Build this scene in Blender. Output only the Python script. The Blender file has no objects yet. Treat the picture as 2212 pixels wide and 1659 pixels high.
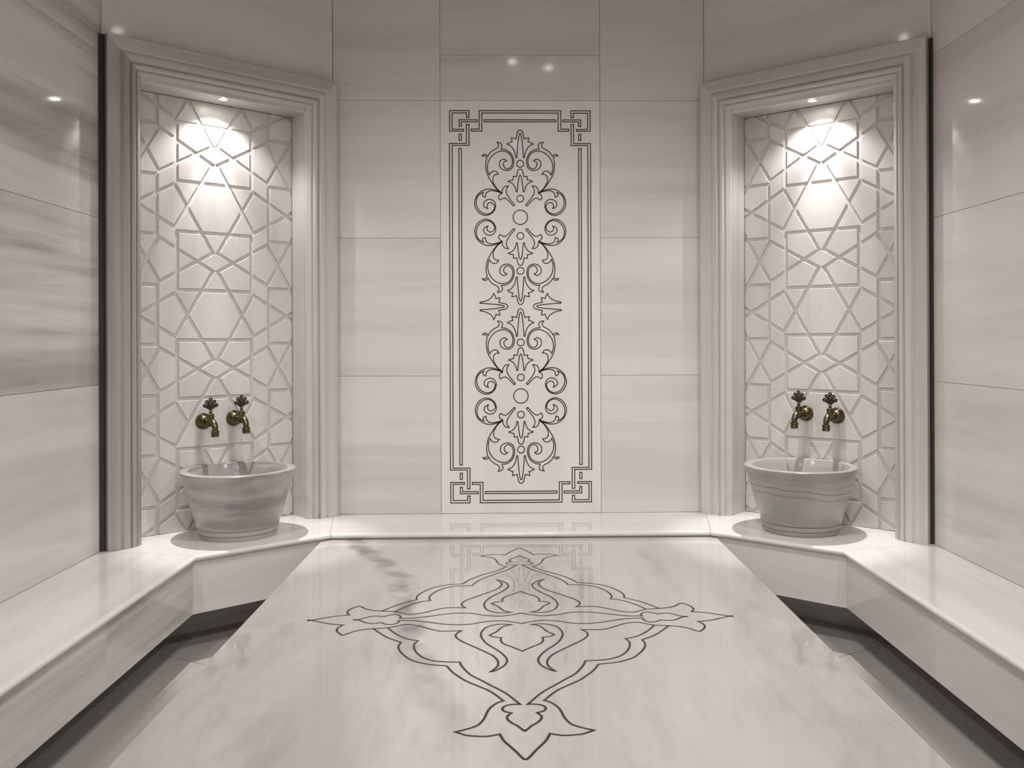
# Marble steam bath with a central heated slab, washing basins in two lit niches and black inlay work.
import bpy, bmesh, math, random
from mathutils import Vector, Matrix

random.seed(7)
scene = bpy.context.scene
COL = scene.collection

# ------------------------------------------------------------------ camera, world, lights, exposure
F_PX = 1900.0
cam_data = bpy.data.cameras.new('camera')
cam = bpy.data.objects.new('camera', cam_data)
COL.objects.link(cam)
cam_data.sensor_fit = 'HORIZONTAL'
cam_data.sensor_width = 36.0
cam_data.lens = F_PX / 2212.0 * 36.0
cam_data.shift_x = -41.03 / 2212.0
cam_data.shift_y = -102.0 / 2212.0
cam_data.clip_start = 0.02
YAW, PITCH, ROLL = -0.0209, 0.0018, -0.0033
fw = Vector((-math.sin(YAW), math.cos(YAW), 0)); rt = Vector((math.cos(YAW), math.sin(YAW), 0)); up = Vector((0, 0, 1))
f2 = math.cos(PITCH) * fw + math.sin(PITCH) * up
u2 = math.cos(PITCH) * up - math.sin(PITCH) * fw
r3 = math.cos(ROLL) * rt + math.sin(ROLL) * u2
u3 = math.cos(ROLL) * u2 - math.sin(ROLL) * rt
M = Matrix((r3, u3, -f2)).transposed().to_4x4()
FLOOR = -1.19                      # all heights below are measured from the lens, then lifted by ZO
ZO = 1.19
M.translation = Vector((-0.034, 0.0, ZO))
cam.matrix_world = M
scene.camera = cam

scene.view_settings.view_transform = 'Standard'
scene.view_settings.look = 'None'
scene.view_settings.gamma = 1.0
scene.view_settings.use_curve_mapping = False
scene.view_settings.exposure = 1.12

world = bpy.data.worlds.new('world')
scene.world = world
world.use_nodes = True
world.node_tree.nodes['Background'].inputs[0].default_value = (0.5, 0.47, 0.43, 1)
world.node_tree.nodes['Background'].inputs[1].default_value = 0.0

LAMP_COL = (1.0, 0.956, 0.944)

def spot(name, loc, energy, angle, blend, radius, target=None, color=LAMP_COL):
    ld = bpy.data.lights.new(name, 'SPOT')
    ld.energy = energy; ld.spot_size = math.radians(angle); ld.spot_blend = blend
    ld.shadow_soft_size = radius; ld.color = color
    o = bpy.data.objects.new(name, ld); COL.objects.link(o)
    o.location = loc
    if target is not None:
        d = Vector(target) - Vector(loc)
        o.rotation_euler = d.to_track_quat('-Z', 'Y').to_euler()
    return o

CEIL = 1.80 + ZO
NICHE_W = (5.0, 13.0, 40.0)          # wide lobe, middle and narrow core of the same lamp
NICHE_LAMP_OUT = -0.026
# (x, y, watts) of the recessed ceiling lamps; the pair over the slab, and unseen fill lamps added nearer the entrance
CEILING_AND_FILL_LAMPS = [(0.21, 2.42, 34.0, 136, 0.035, None), (-0.03, 2.55, 10.0, 136, 0.035, None), (0.0, 0.1, 92.0, 140, 0.035, None),
                 (-1.47, 1.62, 42.0, 78, 0.05, (0.25, 3.9, 0.05)), (1.47, 1.62, 42.0, 78, 0.05, (-0.25, 3.9, 0.05))]  # added pair out of view, aimed to brighten the lower back wall
for (x, y, w, ang, rad, aim) in CEILING_AND_FILL_LAMPS:
    spot('ceiling_or_fill_light', (x, y, CEIL - 0.02), w, ang, 1.0, rad, aim)

# ------------------------------------------------------------------ materials
def nodes_of(name):
    m = bpy.data.materials.new(name); m.use_nodes = True
    nt = m.node_tree
    return m, nt, nt.nodes['Principled BSDF']

def marble(name, scale, light, dark, amount=0.6, rough=0.16, rot=(0, 0, 0), fine=0.35, distort=0.25, warm=0.25, thresh=(0.42, 0.74), bump=0.0, contrast_tone=0.05, coat=0.0, spec=0.38):
    m, nt, b = nodes_of(name)
    N, L = nt.nodes, nt.links
    tc = N.new('ShaderNodeTexCoord'); oi = N.new('ShaderNodeObjectInfo')
    mul = N.new('ShaderNodeVectorMath'); mul.operation = 'SCALE'; mul.inputs[0].default_value = (17.3, 9.1, 23.7)
    L.new(oi.outputs['Random'], mul.inputs['Scale'])
    add = N.new('ShaderNodeVectorMath'); add.operation = 'ADD'
    L.new(tc.outputs['Object'], add.inputs[0]); L.new(mul.outputs[0], add.inputs[1])
    mp = N.new('ShaderNodeMapping'); mp.inputs['Rotation'].default_value = rot; mp.inputs['Scale'].default_value = scale
    L.new(add.outputs[0], mp.inputs['Vector'])
    n1 = N.new('ShaderNodeTexNoise'); n1.inputs['Scale'].default_value = 1.0; n1.inputs['Detail'].default_value = 5; n1.inputs['Roughness'].default_value = 0.55; n1.inputs['Distortion'].default_value = distort
    L.new(mp.outputs[0], n1.inputs['Vector'])
    r1 = N.new('ShaderNodeMapRange'); r1.interpolation_type = 'SMOOTHSTEP'
    r1.inputs['From Min'].default_value = thresh[0]; r1.inputs['From Max'].default_value = thresh[1]
    L.new(n1.outputs['Fac'], r1.inputs['Value'])
    n2 = N.new('ShaderNodeTexNoise'); n2.inputs['Scale'].default_value = 3.4; n2.inputs['Detail'].default_value = 4; n2.inputs['Roughness'].default_value = 0.6
    L.new(mp.outputs[0], n2.inputs['Vector'])
    r2 = N.new('ShaderNodeMapRange'); r2.interpolation_type = 'SMOOTHSTEP'
    r2.inputs['From Min'].default_value = 0.52; r2.inputs['From Max'].default_value = 0.72
    L.new(n2.outputs['Fac'], r2.inputs['Value'])
    mf = N.new('ShaderNodeMath'); mf.operation = 'MULTIPLY'; mf.inputs[1].default_value = fine
    L.new(r2.outputs[0], mf.inputs[0])
    sm = N.new('ShaderNodeMath'); sm.operation = 'ADD'
    L.new(r1.outputs[0], sm.inputs[0]); L.new(mf.outputs[0], sm.inputs[1])
    am = N.new('ShaderNodeMath'); am.operation = 'MULTIPLY'; am.inputs[1].default_value = amount; am.use_clamp = True
    L.new(sm.outputs[0], am.inputs[0])
    mix = N.new('ShaderNodeMix'); mix.data_type = 'RGBA'
    mix.inputs['A'].default_value = (*light, 1); mix.inputs['B'].default_value = (*dark, 1)
    L.new(am.outputs[0], mix.inputs['Factor'])
    # slow warm clouding
    n3 = N.new('ShaderNodeTexNoise'); n3.inputs['Scale'].default_value = 2.1; n3.inputs['Detail'].default_value = 2
    L.new(add.outputs[0], n3.inputs['Vector'])
    r3_ = N.new('ShaderNodeMapRange'); r3_.inputs['From Min'].default_value = 0.45; r3_.inputs['From Max'].default_value = 0.75; r3_.inputs['To Max'].default_value = warm
    L.new(n3.outputs['Fac'], r3_.inputs['Value'])
    mix2 = N.new('ShaderNodeMix'); mix2.data_type = 'RGBA'; mix2.blend_type = 'MULTIPLY'
    mix2.inputs['B'].default_value = (0.97, 0.93, 0.85, 1)
    L.new(r3_.outputs[0], mix2.inputs['Factor']); L.new(mix.outputs['Result'], mix2.inputs['A'])
    # each stone a touch different
    tone = N.new('ShaderNodeMapRange'); tone.inputs['To Min'].default_value = 1 - contrast_tone; tone.inputs['To Max'].default_value = 1.0
    L.new(oi.outputs['Random'], tone.inputs['Value'])
    mul2 = N.new('ShaderNodeVectorMath'); mul2.operation = 'SCALE'
    L.new(mix2.outputs['Result'], mul2.inputs[0]); L.new(tone.outputs[0], mul2.inputs['Scale'])
    L.new(mul2.outputs[0], b.inputs['Base Color'])
    b.inputs['Roughness'].default_value = rough
    b.inputs['IOR'].default_value = 1.5
    b.inputs['Specular IOR Level'].default_value = spec
    b.inputs['Coat Weight'].default_value = coat
    b.inputs['Coat Roughness'].default_value = 0.08
    m['mapping'] = 'marble'
    return m

LIGHT = (0.79, 0.765, 0.735)
GREY = (0.50, 0.48, 0.46)
M_WALL = marble('banded_marble_wall', (0.35, 0.35, 6.0), LIGHT, GREY, amount=0.36, rough=0.08, thresh=(0.40, 0.70), spec=0.22)
M_WALL_GREY = marble('strong_banded_marble_wall', (0.45, 0.32, 5.0), LIGHT, (0.36, 0.345, 0.33), amount=0.8, rough=0.08, rot=(0.06, 0, 0), thresh=(0.40, 0.68), spec=0.25)
M_WALL_PALE = marble('pale_banded_marble_wall', (0.45, 0.32, 4.5), LIGHT, (0.50, 0.48, 0.46), amount=0.42, rough=0.08, rot=(-0.06, 0, 0), thresh=(0.42, 0.70), spec=0.25)
M_PANEL = marble('pale_marble_panel', (4.5, 4.5, 0.4), (0.86, 0.84, 0.81), (0.70, 0.68, 0.66), amount=0.35, rough=0.08, fine=0.3)
M_CARVED = marble('carved_marble', (7.0, 7.0, 0.5), (0.74, 0.72, 0.69), (0.54, 0.52, 0.52), amount=0.4, rough=0.3, fine=0.3, contrast_tone=0.03)
M_GROOVE = marble('groove_marble', (6.0, 6.0, 0.6), (0.68, 0.66, 0.63), (0.56, 0.54, 0.52), amount=0.4, rough=0.6)
M_FRAME_V = marble('streaked_marble_upright', (16.0, 16.0, 0.35), (0.68, 0.655, 0.63), (0.42, 0.40, 0.39), amount=0.5, rough=0.22, fine=0.5)
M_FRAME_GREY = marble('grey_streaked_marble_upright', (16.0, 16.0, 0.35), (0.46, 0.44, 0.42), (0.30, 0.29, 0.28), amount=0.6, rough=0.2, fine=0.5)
M_FRAME_H = marble('streaked_marble_lintel', (0.6, 0.6, 22.0), (0.60, 0.58, 0.555), (0.42, 0.40, 0.385), amount=0.5, rough=0.22, fine=0.5)
M_BENCH_SIDE = marble('bench_marble_along', (6.5, 0.5, 3.0), (0.83, 0.81, 0.775), (0.54, 0.525, 0.50), amount=0.36, rough=0.07, fine=0.3, thresh=(0.4, 0.68))
M_BENCH_BACK = marble('bench_marble_across', (0.7, 5.0, 3.0), (0.82, 0.795, 0.77), (0.58, 0.56, 0.54), amount=0.35, rough=0.07, fine=0.3)
M_APRON = marble('apron_marble', (0.5, 0.45, 8.0), (0.76, 0.74, 0.71), (0.46, 0.445, 0.43), amount=0.85, rough=0.09, rot=(-0.2, 0, 0), thresh=(0.40, 0.66))
M_APRON_PALE = marble('pale_apron_marble', (0.5, 0.45, 6.0), (0.80, 0.78, 0.755), (0.60, 0.58, 0.56), amount=0.5, rough=0.09, rot=(0.1, 0, 0))
M_BASIN = marble('grey_banded_basin_marble', (0.8, 0.8, 7.5), (0.47, 0.45, 0.425), (0.17, 0.16, 0.152), amount=0.85, rough=0.2, fine=0.15, distort=0.9, contrast_tone=0.0, thresh=(0.40, 0.66))
M_BASIN_VEIN = marble('grey_veined_basin_marble', (0.8, 0.8, 8.0), (0.39, 0.375, 0.355), (0.22, 0.21, 0.20), amount=0.8, rough=0.2, fine=0.2, distort=0.7, contrast_tone=0.0)
def basin_line(m):
    # one dark wandering vein below the rim, another broken one above it
    nt = m.node_tree; N, L = nt.nodes, nt.links; b = N['Principled BSDF']
    src = b.inputs['Base Color'].links[0].from_socket
    tc = N.new('ShaderNodeTexCoord'); sp = N.new('ShaderNodeSeparateXYZ'); L.new(tc.outputs['Object'], sp.inputs[0])
    ns = N.new('ShaderNodeTexNoise'); ns.inputs['Scale'].default_value = 6.0; ns.inputs['Detail'].default_value = 4
    L.new(tc.outputs['Object'], ns.inputs['Vector'])
    for z0, half, strength in ((0.190, 0.0035, 0.75), (0.215, 0.002, 0.35), (0.165, 0.008, 0.35)):
        w = N.new('ShaderNodeMath'); w.operation = 'MULTIPLY_ADD'; w.inputs[1].default_value = 0.045; w.inputs[2].default_value = -0.0225 - z0
        L.new(ns.outputs['Fac'], w.inputs[0])
        t = N.new('ShaderNodeMath'); t.operation = 'MULTIPLY_ADD'; t.inputs[1].default_value = 0.06; L.new(sp.outputs['X'], t.inputs[0]); L.new(w.outputs[0], t.inputs[2])
        a = N.new('ShaderNodeMath'); a.operation = 'ADD'; L.new(sp.outputs['Z'], a.inputs[0]); L.new(t.outputs[0], a.inputs[1])
        ab = N.new('ShaderNodeMath'); ab.operation = 'ABSOLUTE'; L.new(a.outputs[0], ab.inputs[0])
        g = N.new('ShaderNodeMapRange'); g.interpolation_type = 'SMOOTHSTEP'; g.inputs['From Max'].default_value = half; g.inputs['To Min'].default_value = strength; g.inputs['To Max'].default_value = 0.0
        L.new(ab.outputs[0], g.inputs['Value'])
        mx = N.new('ShaderNodeMix'); mx.data_type = 'RGBA'; mx.inputs['B'].default_value = (0.10, 0.095, 0.09, 1)
        L.new(g.outputs[0], mx.inputs['Factor']); L.new(src, mx.inputs['A']); src = mx.outputs['Result']
    L.new(src, b.inputs['Base Color'])
basin_line(M_BASIN_VEIN)
M_FLOOR = marble('floor_marble', (3.0, 0.6, 1.0), (0.47, 0.45, 0.42), (0.34, 0.325, 0.30), amount=0.4, rough=0.28)
M_CORE = marble('backing', (2, 2, 2), (0.46, 0.44, 0.415), (0.40, 0.38, 0.36), amount=0.3, rough=0.9)
M_CEIL = marble('ceiling_plaster', (1.5, 1.5, 1.5), (0.40, 0.38, 0.36), (0.35, 0.33, 0.31), amount=0.2, rough=0.8)

# the slab has a smoky vein of its own
M_SLAB = marble('slab_marble', (2.6, 0.55, 1.0), (0.575, 0.555, 0.53), (0.38, 0.37, 0.355), amount=0.7, rough=0.05, rot=(0, 0, 0.12), fine=0.5, thresh=(0.42, 0.70), spec=0.5)
def slab_vein(m):
    nt = m.node_tree; N, L = nt.nodes, nt.links; b = N['Principled BSDF']
    src = b.inputs['Base Color'].links[0].from_socket
    tc = N.new('ShaderNodeTexCoord'); sp = N.new('ShaderNodeSeparateXYZ'); L.new(tc.outputs['Object'], sp.inputs[0])
    ns = N.new('ShaderNodeTexNoise'); ns.inputs['Scale'].default_value = 5.0; ns.inputs['Detail'].default_value = 4
    L.new(tc.outputs['Object'], ns.inputs['Vector'])
    nb = N.new('ShaderNodeMath'); nb.operation = 'MULTIPLY_ADD'; nb.inputs[1].default_value = 0.16; nb.inputs[2].default_value = -0.08
    L.new(ns.outputs['Fac'], nb.inputs[0])
    t = N.new('ShaderNodeMapRange'); t.inputs["From Min"].default_value = 1.7 - 2.4; t.inputs["From Max"].default_value = 3.75 - 2.4
    L.new(sp.outputs['Y'], t.inputs['Value'])
    fc = N.new('ShaderNodeFloatCurve'); cv = fc.mapping.curves[0]
    pts = VEIN
    cv.points[0].location = (0, pts[0][1]); cv.points[1].location = (1, pts[-1][1])
    for p in pts[1:-1]: cv.points.new(p[0], p[1])
    fc.mapping.update()
    L.new(t.outputs[0], fc.inputs['Value'])
    x0 = N.new('ShaderNodeMath'); x0.operation = 'SUBTRACT'; x0.inputs[1].default_value = 1.0 - 0.006
    L.new(fc.outputs[0], x0.inputs[0])
    a = N.new('ShaderNodeMath'); a.operation = 'SUBTRACT'; L.new(sp.outputs['X'], a.inputs[0]); L.new(x0.outputs[0], a.inputs[1])
    c = N.new('ShaderNodeMath'); c.operation = 'ADD'; L.new(a.outputs[0], c.inputs[0]); L.new(nb.outputs[0], c.inputs[1])
    ab = N.new('ShaderNodeMath'); ab.operation = 'ABSOLUTE'; L.new(c.outputs[0], ab.inputs[0])
    g = N.new('ShaderNodeMapRange'); g.interpolation_type = 'SMOOTHERSTEP'
    g.inputs['From Min'].default_value = 0.0; g.inputs['From Max'].default_value = 0.07; g.inputs['To Min'].default_value = 1.0; g.inputs['To Max'].default_value = 0.0
    L.new(ab.outputs[0], g.inputs['Value'])
    # fades towards the near end
    fd = N.new('ShaderNodeMapRange'); fd.inputs['From Min'].default_value = 1.75 - 2.4; fd.inputs['From Max'].default_value = 2.6 - 2.4; fd.inputs['To Min'].default_value = 0.10; fd.inputs['To Max'].default_value = 1.0
    L.new(sp.outputs['Y'], fd.inputs['Value'])
    mm = N.new('ShaderNodeMath'); mm.operation = 'MULTIPLY'; L.new(g.outputs[0], mm.inputs[0]); L.new(fd.outputs[0], mm.inputs[1])
    mm2 = N.new('ShaderNodeMath'); mm2.operation = 'MULTIPLY'; L.new(mm.outputs[0], mm2.inputs[0])
    nv = N.new('ShaderNodeTexNoise'); nv.inputs['Scale'].default_value = 9.0; nv.inputs['Detail'].default_value = 5
    L.new(tc.outputs['Object'], nv.inputs['Vector'])
    nr = N.new('ShaderNodeMapRange'); nr.inputs['From Min'].default_value = 0.3; nr.inputs['From Max'].default_value = 0.65
    L.new(nv.outputs['Fac'], nr.inputs['Value']); L.new(nr.outputs[0], mm2.inputs[1])
    mx = N.new('ShaderNodeMix'); mx.data_type = 'RGBA'; mx.inputs['B'].default_value = (0.21, 0.20, 0.195, 1)
    L.new(mm2.outputs[0], mx.inputs['Factor']); L.new(src, mx.inputs['A']); L.new(mx.outputs['Result'], b.inputs['Base Color'])

VEIN = [(0.0, 0.90), (0.154, 0.807), (0.235, 0.755), (0.347, 0.688), (0.463, 0.647), (0.618, 0.586), (0.765, 0.488), (0.967, 0.312), (1.0, 0.29)]
slab_vein(M_SLAB)

def simple(name, color, rough, metal=0.0, emit=None, strength=0.0):
    m, nt, b = nodes_of(name)
    b.inputs['Base Color'].default_value = (*color, 1); b.inputs['Roughness'].default_value = rough; b.inputs['Metallic'].default_value = metal
    if emit:
        b.inputs['Emission Color'].default_value = (*emit, 1); b.inputs['Emission Strength'].default_value = strength
    return m

def brass(name, base, dark, rough):
    m, nt, b = nodes_of(name)
    N, L = nt.nodes, nt.links
    tc = N.new('ShaderNodeTexCoord'); n = N.new('ShaderNodeTexNoise'); n.inputs['Scale'].default_value = 60; n.inputs['Detail'].default_value = 3
    L.new(tc.outputs['Object'], n.inputs['Vector'])
    r = N.new('ShaderNodeMapRange'); r.inputs['From Min'].default_value = 0.35; r.inputs['From Max'].default_value = 0.7
    L.new(n.outputs['Fac'], r.inputs['Value'])
    mx = N.new('ShaderNodeMix'); mx.data_type = 'RGBA'; mx.inputs['A'].default_value = (*base, 1); mx.inputs['B'].default_value = (*dark, 1)
    L.new(r.outputs[0], mx.inputs['Factor']); L.new(mx.outputs['Result'], b.inputs['Base Color'])
    b.inputs['Metallic'].default_value = 1.0; b.inputs['Roughness'].default_value = rough
    return m

M_BRASS = brass('aged_brass', (0.17, 0.135, 0.068), (0.07, 0.055, 0.03), 0.3)
M_BRASS_DARK = brass('dark_brass', (0.11, 0.075, 0.045), (0.05, 0.036, 0.024), 0.4)
M_DARK_WEDGE = simple('dark_wedge', (0.035, 0.033, 0.030), 0.7)
M_INLAY = simple('black_inlay', (0.016, 0.015, 0.015), 0.3)
M_LAMP_RING = simple('lamp_ring', (0.75, 0.74, 0.72), 0.3, 0.3)
M_OPAL = simple('opal_diffuser', (0.9, 0.9, 0.9), 0.5, 0.0, (1.0, 0.95, 0.92), 0.7)
M_LENS = simple('lamp_lens', (1, 1, 1), 0.3, 0.0, (1.0, 0.95, 0.88), 40.0)

# ------------------------------------------------------------------ object helpers
def link(name, me, parent=None):
    o = bpy.data.objects.new(name, me); COL.objects.link(o)
    if parent is not None: o.parent = parent
    return o

def mesh_obj(name, bm, mat, parent=None, smooth=False, angle=None):
    bmesh.ops.recalc_face_normals(bm, faces=bm.faces)
    me = bpy.data.meshes.new(name); bm.to_mesh(me); bm.free()
    me.materials.append(mat)
    if smooth:
        for p in me.polygons: p.use_smooth = True
        if angle: me.set_sharp_from_angle(angle=math.radians(angle))
    return link(name, me, parent)

def empty(name, loc=(0, 0, 0), label=None, cat=None, group=None, kind=None):
    o = bpy.data.objects.new(name, None); COL.objects.link(o); o.location = loc
    o.empty_display_size = 0.05
    tag(o, label, cat, group, kind)
    return o

def tag(o, label=None, cat=None, group=None, kind=None):
    if label: o['label'] = label
    if cat: o['category'] = cat
    if group: o['group'] = group
    if kind: o['kind'] = kind
    return o

def prism(bm, pts, z0, z1, bevel=0.0):
    """upright prism from a plan polygon"""
    lo = [bm.verts.new((x, y, z0)) for x, y in pts]; hi = [bm.verts.new((x, y, z1)) for x, y in pts]
    fs = [bm.faces.new(lo[::-1]), bm.faces.new(hi)]
    n = len(pts)
    for i in range(n):
        fs.append(bm.faces.new((lo[i], lo[(i + 1) % n], hi[(i + 1) % n], hi[i])))
    if bevel > 0:
        bmesh.ops.recalc_face_normals(bm, faces=fs)
        es = set(e for f in fs for e in f.edges)
        bmesh.ops.bevel(bm, geom=list(es), offset=bevel, segments=1, profile=0.5, affect='EDGES')

def box(bm, x0, x1, y0, y1, z0, z1, bevel=0.0):
    prism(bm, [(x0, y0), (x1, y0), (x1, y1), (x0, y1)], z0, z1, bevel)

# ------------------------------------------------------------------ plan of the room (symmetric about x = 0)
C1 = (0.871, 4.127)      # corner back wall / niche wall
C2 = (1.633, 3.458)      # corner niche wall / side wall
WL = math.hypot(C2[0] - C1[0], C2[1] - C1[1])
DU = ((C2[0] - C1[0]) / WL, (C2[1] - C1[1]) / WL)
BENCH = -0.82
NICHE_D = 0.13; NU0, NU1 = 0.140, 0.870; NTOP = 1.035
REAR = -0.6

def NW(side, u, z, out=0.0):
    """point on a niche wall: u along the wall from the back corner, out towards the room"""
    x = C1[0] + DU[0] * u + DU[1] * out
    y = C1[1] + DU[1] * u - DU[0] * out
    return Vector((side * x, y, z + ZO))

def nw_plan(side, u, out):
    p = NW(side, u, 0, out); return (p.x, p.y)

GAP = 0.0007
# ------------------------------------------------------------------ shell: back wall
Zb, Zt = BENCH + ZO, CEIL
bm = bmesh.new(); box(bm, -C1[0] - 0.02, C1[0] + 0.02, C1[1] + 0.012, C1[1] + 0.17, 0.0, CEIL)
wall_back = tag(mesh_obj('wall_back', bm, M_CORE), kind='structure')
ROWS = [Zb, -0.1745 + ZO, 0.4718 + ZO, 1.117 + ZO, CEIL]
for (x0, x1) in ((-C1[0], -0.370), (0.380, C1[0])):
    for k in range(4):
        bm = bmesh.new(); box(bm, x0 + GAP, x1 - GAP, C1[1], C1[1] + 0.012, ROWS[k] + GAP, ROWS[k + 1] - GAP, 0.0007)
        mesh_obj('wall_tile', bm, M_WALL, wall_back)
for (z0, z1) in ((ROWS[3], 1.33 + ZO), (1.33 + ZO, CEIL)):
    bm = bmesh.new(); box(bm, -0.370 + GAP, 0.380 - GAP, C1[1], C1[1] + 0.012, z0 + GAP, z1 - GAP, 0.0007)
    mesh_obj('wall_tile', bm, M_WALL, wall_back)

# side walls
for side, nm, mat in ((-1, 'wall_left', M_WALL_GREY), (1, 'wall_right', M_WALL_PALE)):
    bm = bmesh.new(); x0, x1 = sorted((side * (C2[0] + 0.012), side * (C2[0] + 0.16)))
    box(bm, x0, x1, REAR, C2[1] + 0.01, 0.0, CEIL)
    w = tag(mesh_obj(nm, bm, M_CORE), kind='structure')
    x0, x1 = sorted((side * C2[0], side * (C2[0] + 0.012)))
    ys = [C2[1], 2.16, 0.86, REAR]
    rows = [0.0] + ROWS
    for j in range(3):
        for k in range(len(rows) - 1):
            bm = bmesh.new(); box(bm, x0, x1, ys[j + 1] + GAP, ys[j] - GAP, rows[k] + GAP, rows[k + 1] - GAP, 0.0007)
            mesh_obj('wall_tile', bm, mat if (side > 0 or k != 1) else M_WALL_PALE, w)

# entrance wall behind the lens
bm = bmesh.new(); box(bm, -C2[0] - 0.16, C2[0] + 0.16, REAR - 0.16, REAR - 0.012, 0.0, CEIL)
wf = tag(mesh_obj('wall_front', bm, M_CORE), kind='structure')
for i in range(4):
    xa = -C2[0] + i * C2[0] / 2; xb = xa + C2[0] / 2
    for (z0, z1) in ((0, ROWS[1]), (ROWS[1], ROWS[3]), (ROWS[3], CEIL)):
        bm = bmesh.new(); box(bm, xa + GAP, xb - GAP, REAR - 0.012, REAR, z0 + GAP, z1 - GAP, 0.0007)
        mesh_obj('wall_tile', bm, M_WALL, wf)

# ceiling
bm = bmesh.new()
prism(bm, [(-C2[0] - 0.16, REAR - 0.16), (C2[0] + 0.16, REAR - 0.16), (C2[0] + 0.16, C2[1]), (C1[0] + 0.12, C1[1] + 0.17), (-C1[0] - 0.12, C1[1] + 0.17), (-C2[0] - 0.16, C2[1])], CEIL, CEIL + 0.12)
ceiling = tag(mesh_obj('ceiling', bm, M_CEIL), kind='structure')

# floor: a bed with mitred tiles that follow the octagon
bm = bmesh.new()
prism(bm, [(-C2[0] - 0.16, REAR - 0.16), (C2[0] + 0.16, REAR - 0.16), (C2[0] + 0.16, C2[1] + 0.1), (C1[0] + 0.2, C1[1] + 0.2), (-C1[0] - 0.2, C1[1] + 0.2), (-C2[0] - 0.16, C2[1] + 0.1)], -0.12, -0.012)
floor = tag(mesh_obj('floor', bm, M_CORE), kind='structure')
def floor_tile(pts):
    bm = bmesh.new(); prism(bm, pts, -0.012, 0.0, 0.001); mesh_obj('floor_tile', bm, M_FLOOR, floor)
for s in (-1, 1):
    for (ya, yb) in ((REAR, 0.7), (0.7, 1.95), (1.95, None)):
        if yb: pts = [(s * (C2[0] - .002), ya + .001), (s * 0.902, ya + .001), (s * 0.902, yb - .001), (s * (C2[0] - .002), yb - .001)]
        else: pts = [(s * (C2[0] - .002), ya + .001), (s * 0.902, ya + .001), (s * 0.902, 3.098), (s * (C2[0] - .002), 3.508)]
        if not yb: pts[3] = (s * (C2[0] - .002), 3.448); pts.insert(3, (s * 1.57, 3.470))
        floor_tile(pts)
    floor_tile([(s * 0.902, 3.102), (s * 1.572, 3.474), (s * (C2[0] - .02), 3.468), (s * C1[0], C1[1] - .01), (s * 0.45, C1[1] - .01), (s * 0.45, 3.102)])
floor_tile([(-0.448, 3.102), (0.448, 3.102), (0.448, C1[1] - .01), (-0.448, C1[1] - .01)])
for (ya, yb) in ((REAR, 0.7), (0.7, 1.95), (1.95, 3.1)):
    for (xa, xb) in ((-0.9, 0.0), (0.0, 0.9)):
        floor_tile([(xa + .001, ya + .001), (xb - .001, ya + .001), (xb - .001, yb - .001), (xa + .001, yb - .001)])

# ------------------------------------------------------------------ niche walls with their openings
def nbox(bm, side, u0, u1, z0, z1, o0, o1, bevel=0.0):
    """box in niche-wall coordinates (z relative to the lens)"""
    pts = [nw_plan(side, u0, o0), nw_plan(side, u1, o0), nw_plan(side, u1, o1), nw_plan(side, u0, o1)]
    prism(bm, pts, z0 + ZO, z1 + ZO, bevel)

for side, nm in ((-1, 'wall_back_left'), (1, 'wall_back_right')):
    bm = bmesh.new()
    T = CEIL - ZO
    nbox(bm, side, 0.0, NU0 - 0.012, FLOOR, T, -0.19, -0.012)
    nbox(bm, side, NU1 + 0.012, WL, FLOOR, T, -0.19, -0.012)
    nbox(bm, side, NU0 - 0.012, NU1 + 0.012, NTOP + 0.012, T, -0.19, -0.012)
    nbox(bm, side, NU0 - 0.012, NU1 + 0.012, FLOOR, BENCH - 0.03, -0.19, -0.012)
    nbox(bm, side, NU0 - 0.012, NU1 + 0.012, BENCH - 0.03, NTOP + 0.012, -0.19, -NICHE_D - 0.022)
    w = tag(mesh_obj(nm, bm, M_CORE), kind='structure')
    for (u0, u1, z0, z1) in ((0.0, WL, NTOP + 0.05, T), (0.0, NU0, BENCH, NTOP + 0.049), (NU1, WL, BENCH, NTOP + 0.049), (0.0, WL, FLOOR, BENCH - 0.03)):
        bm = bmesh.new(); nbox(bm, side, u0 + GAP, u1 - GAP, z0 + .0005, z1 - .0005, -0.012, 0.0, 0.001)
        mesh_obj('wall_tile', bm, M_WALL if side < 0 else M_WALL, w)
    bm = bmesh.new(); nbox(bm, side, NU0, NU1, NTOP + .0005, NTOP + 0.049, -0.012, 0.0, 0.001); mesh_obj('wall_tile', bm, M_WALL, w)
    # lining stones of the niche
    for (u0, u1) in ((NU0 - 0.012, NU0), (NU1, NU1 + 0.012)):
        bm = bmesh.new(); nbox(bm, side, u0, u1, BENCH, NTOP, -NICHE_D, -0.0125); mesh_obj('niche_reveal', bm, M_FRAME_V, w)
    bm = bmesh.new(); nbox(bm, side, NU0 - 0.012, NU1 + 0.012, NTOP, NTOP + 0.012, -NICHE_D, -0.0125); mesh_obj('niche_soffit', bm, M_FRAME_H, w)

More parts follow.
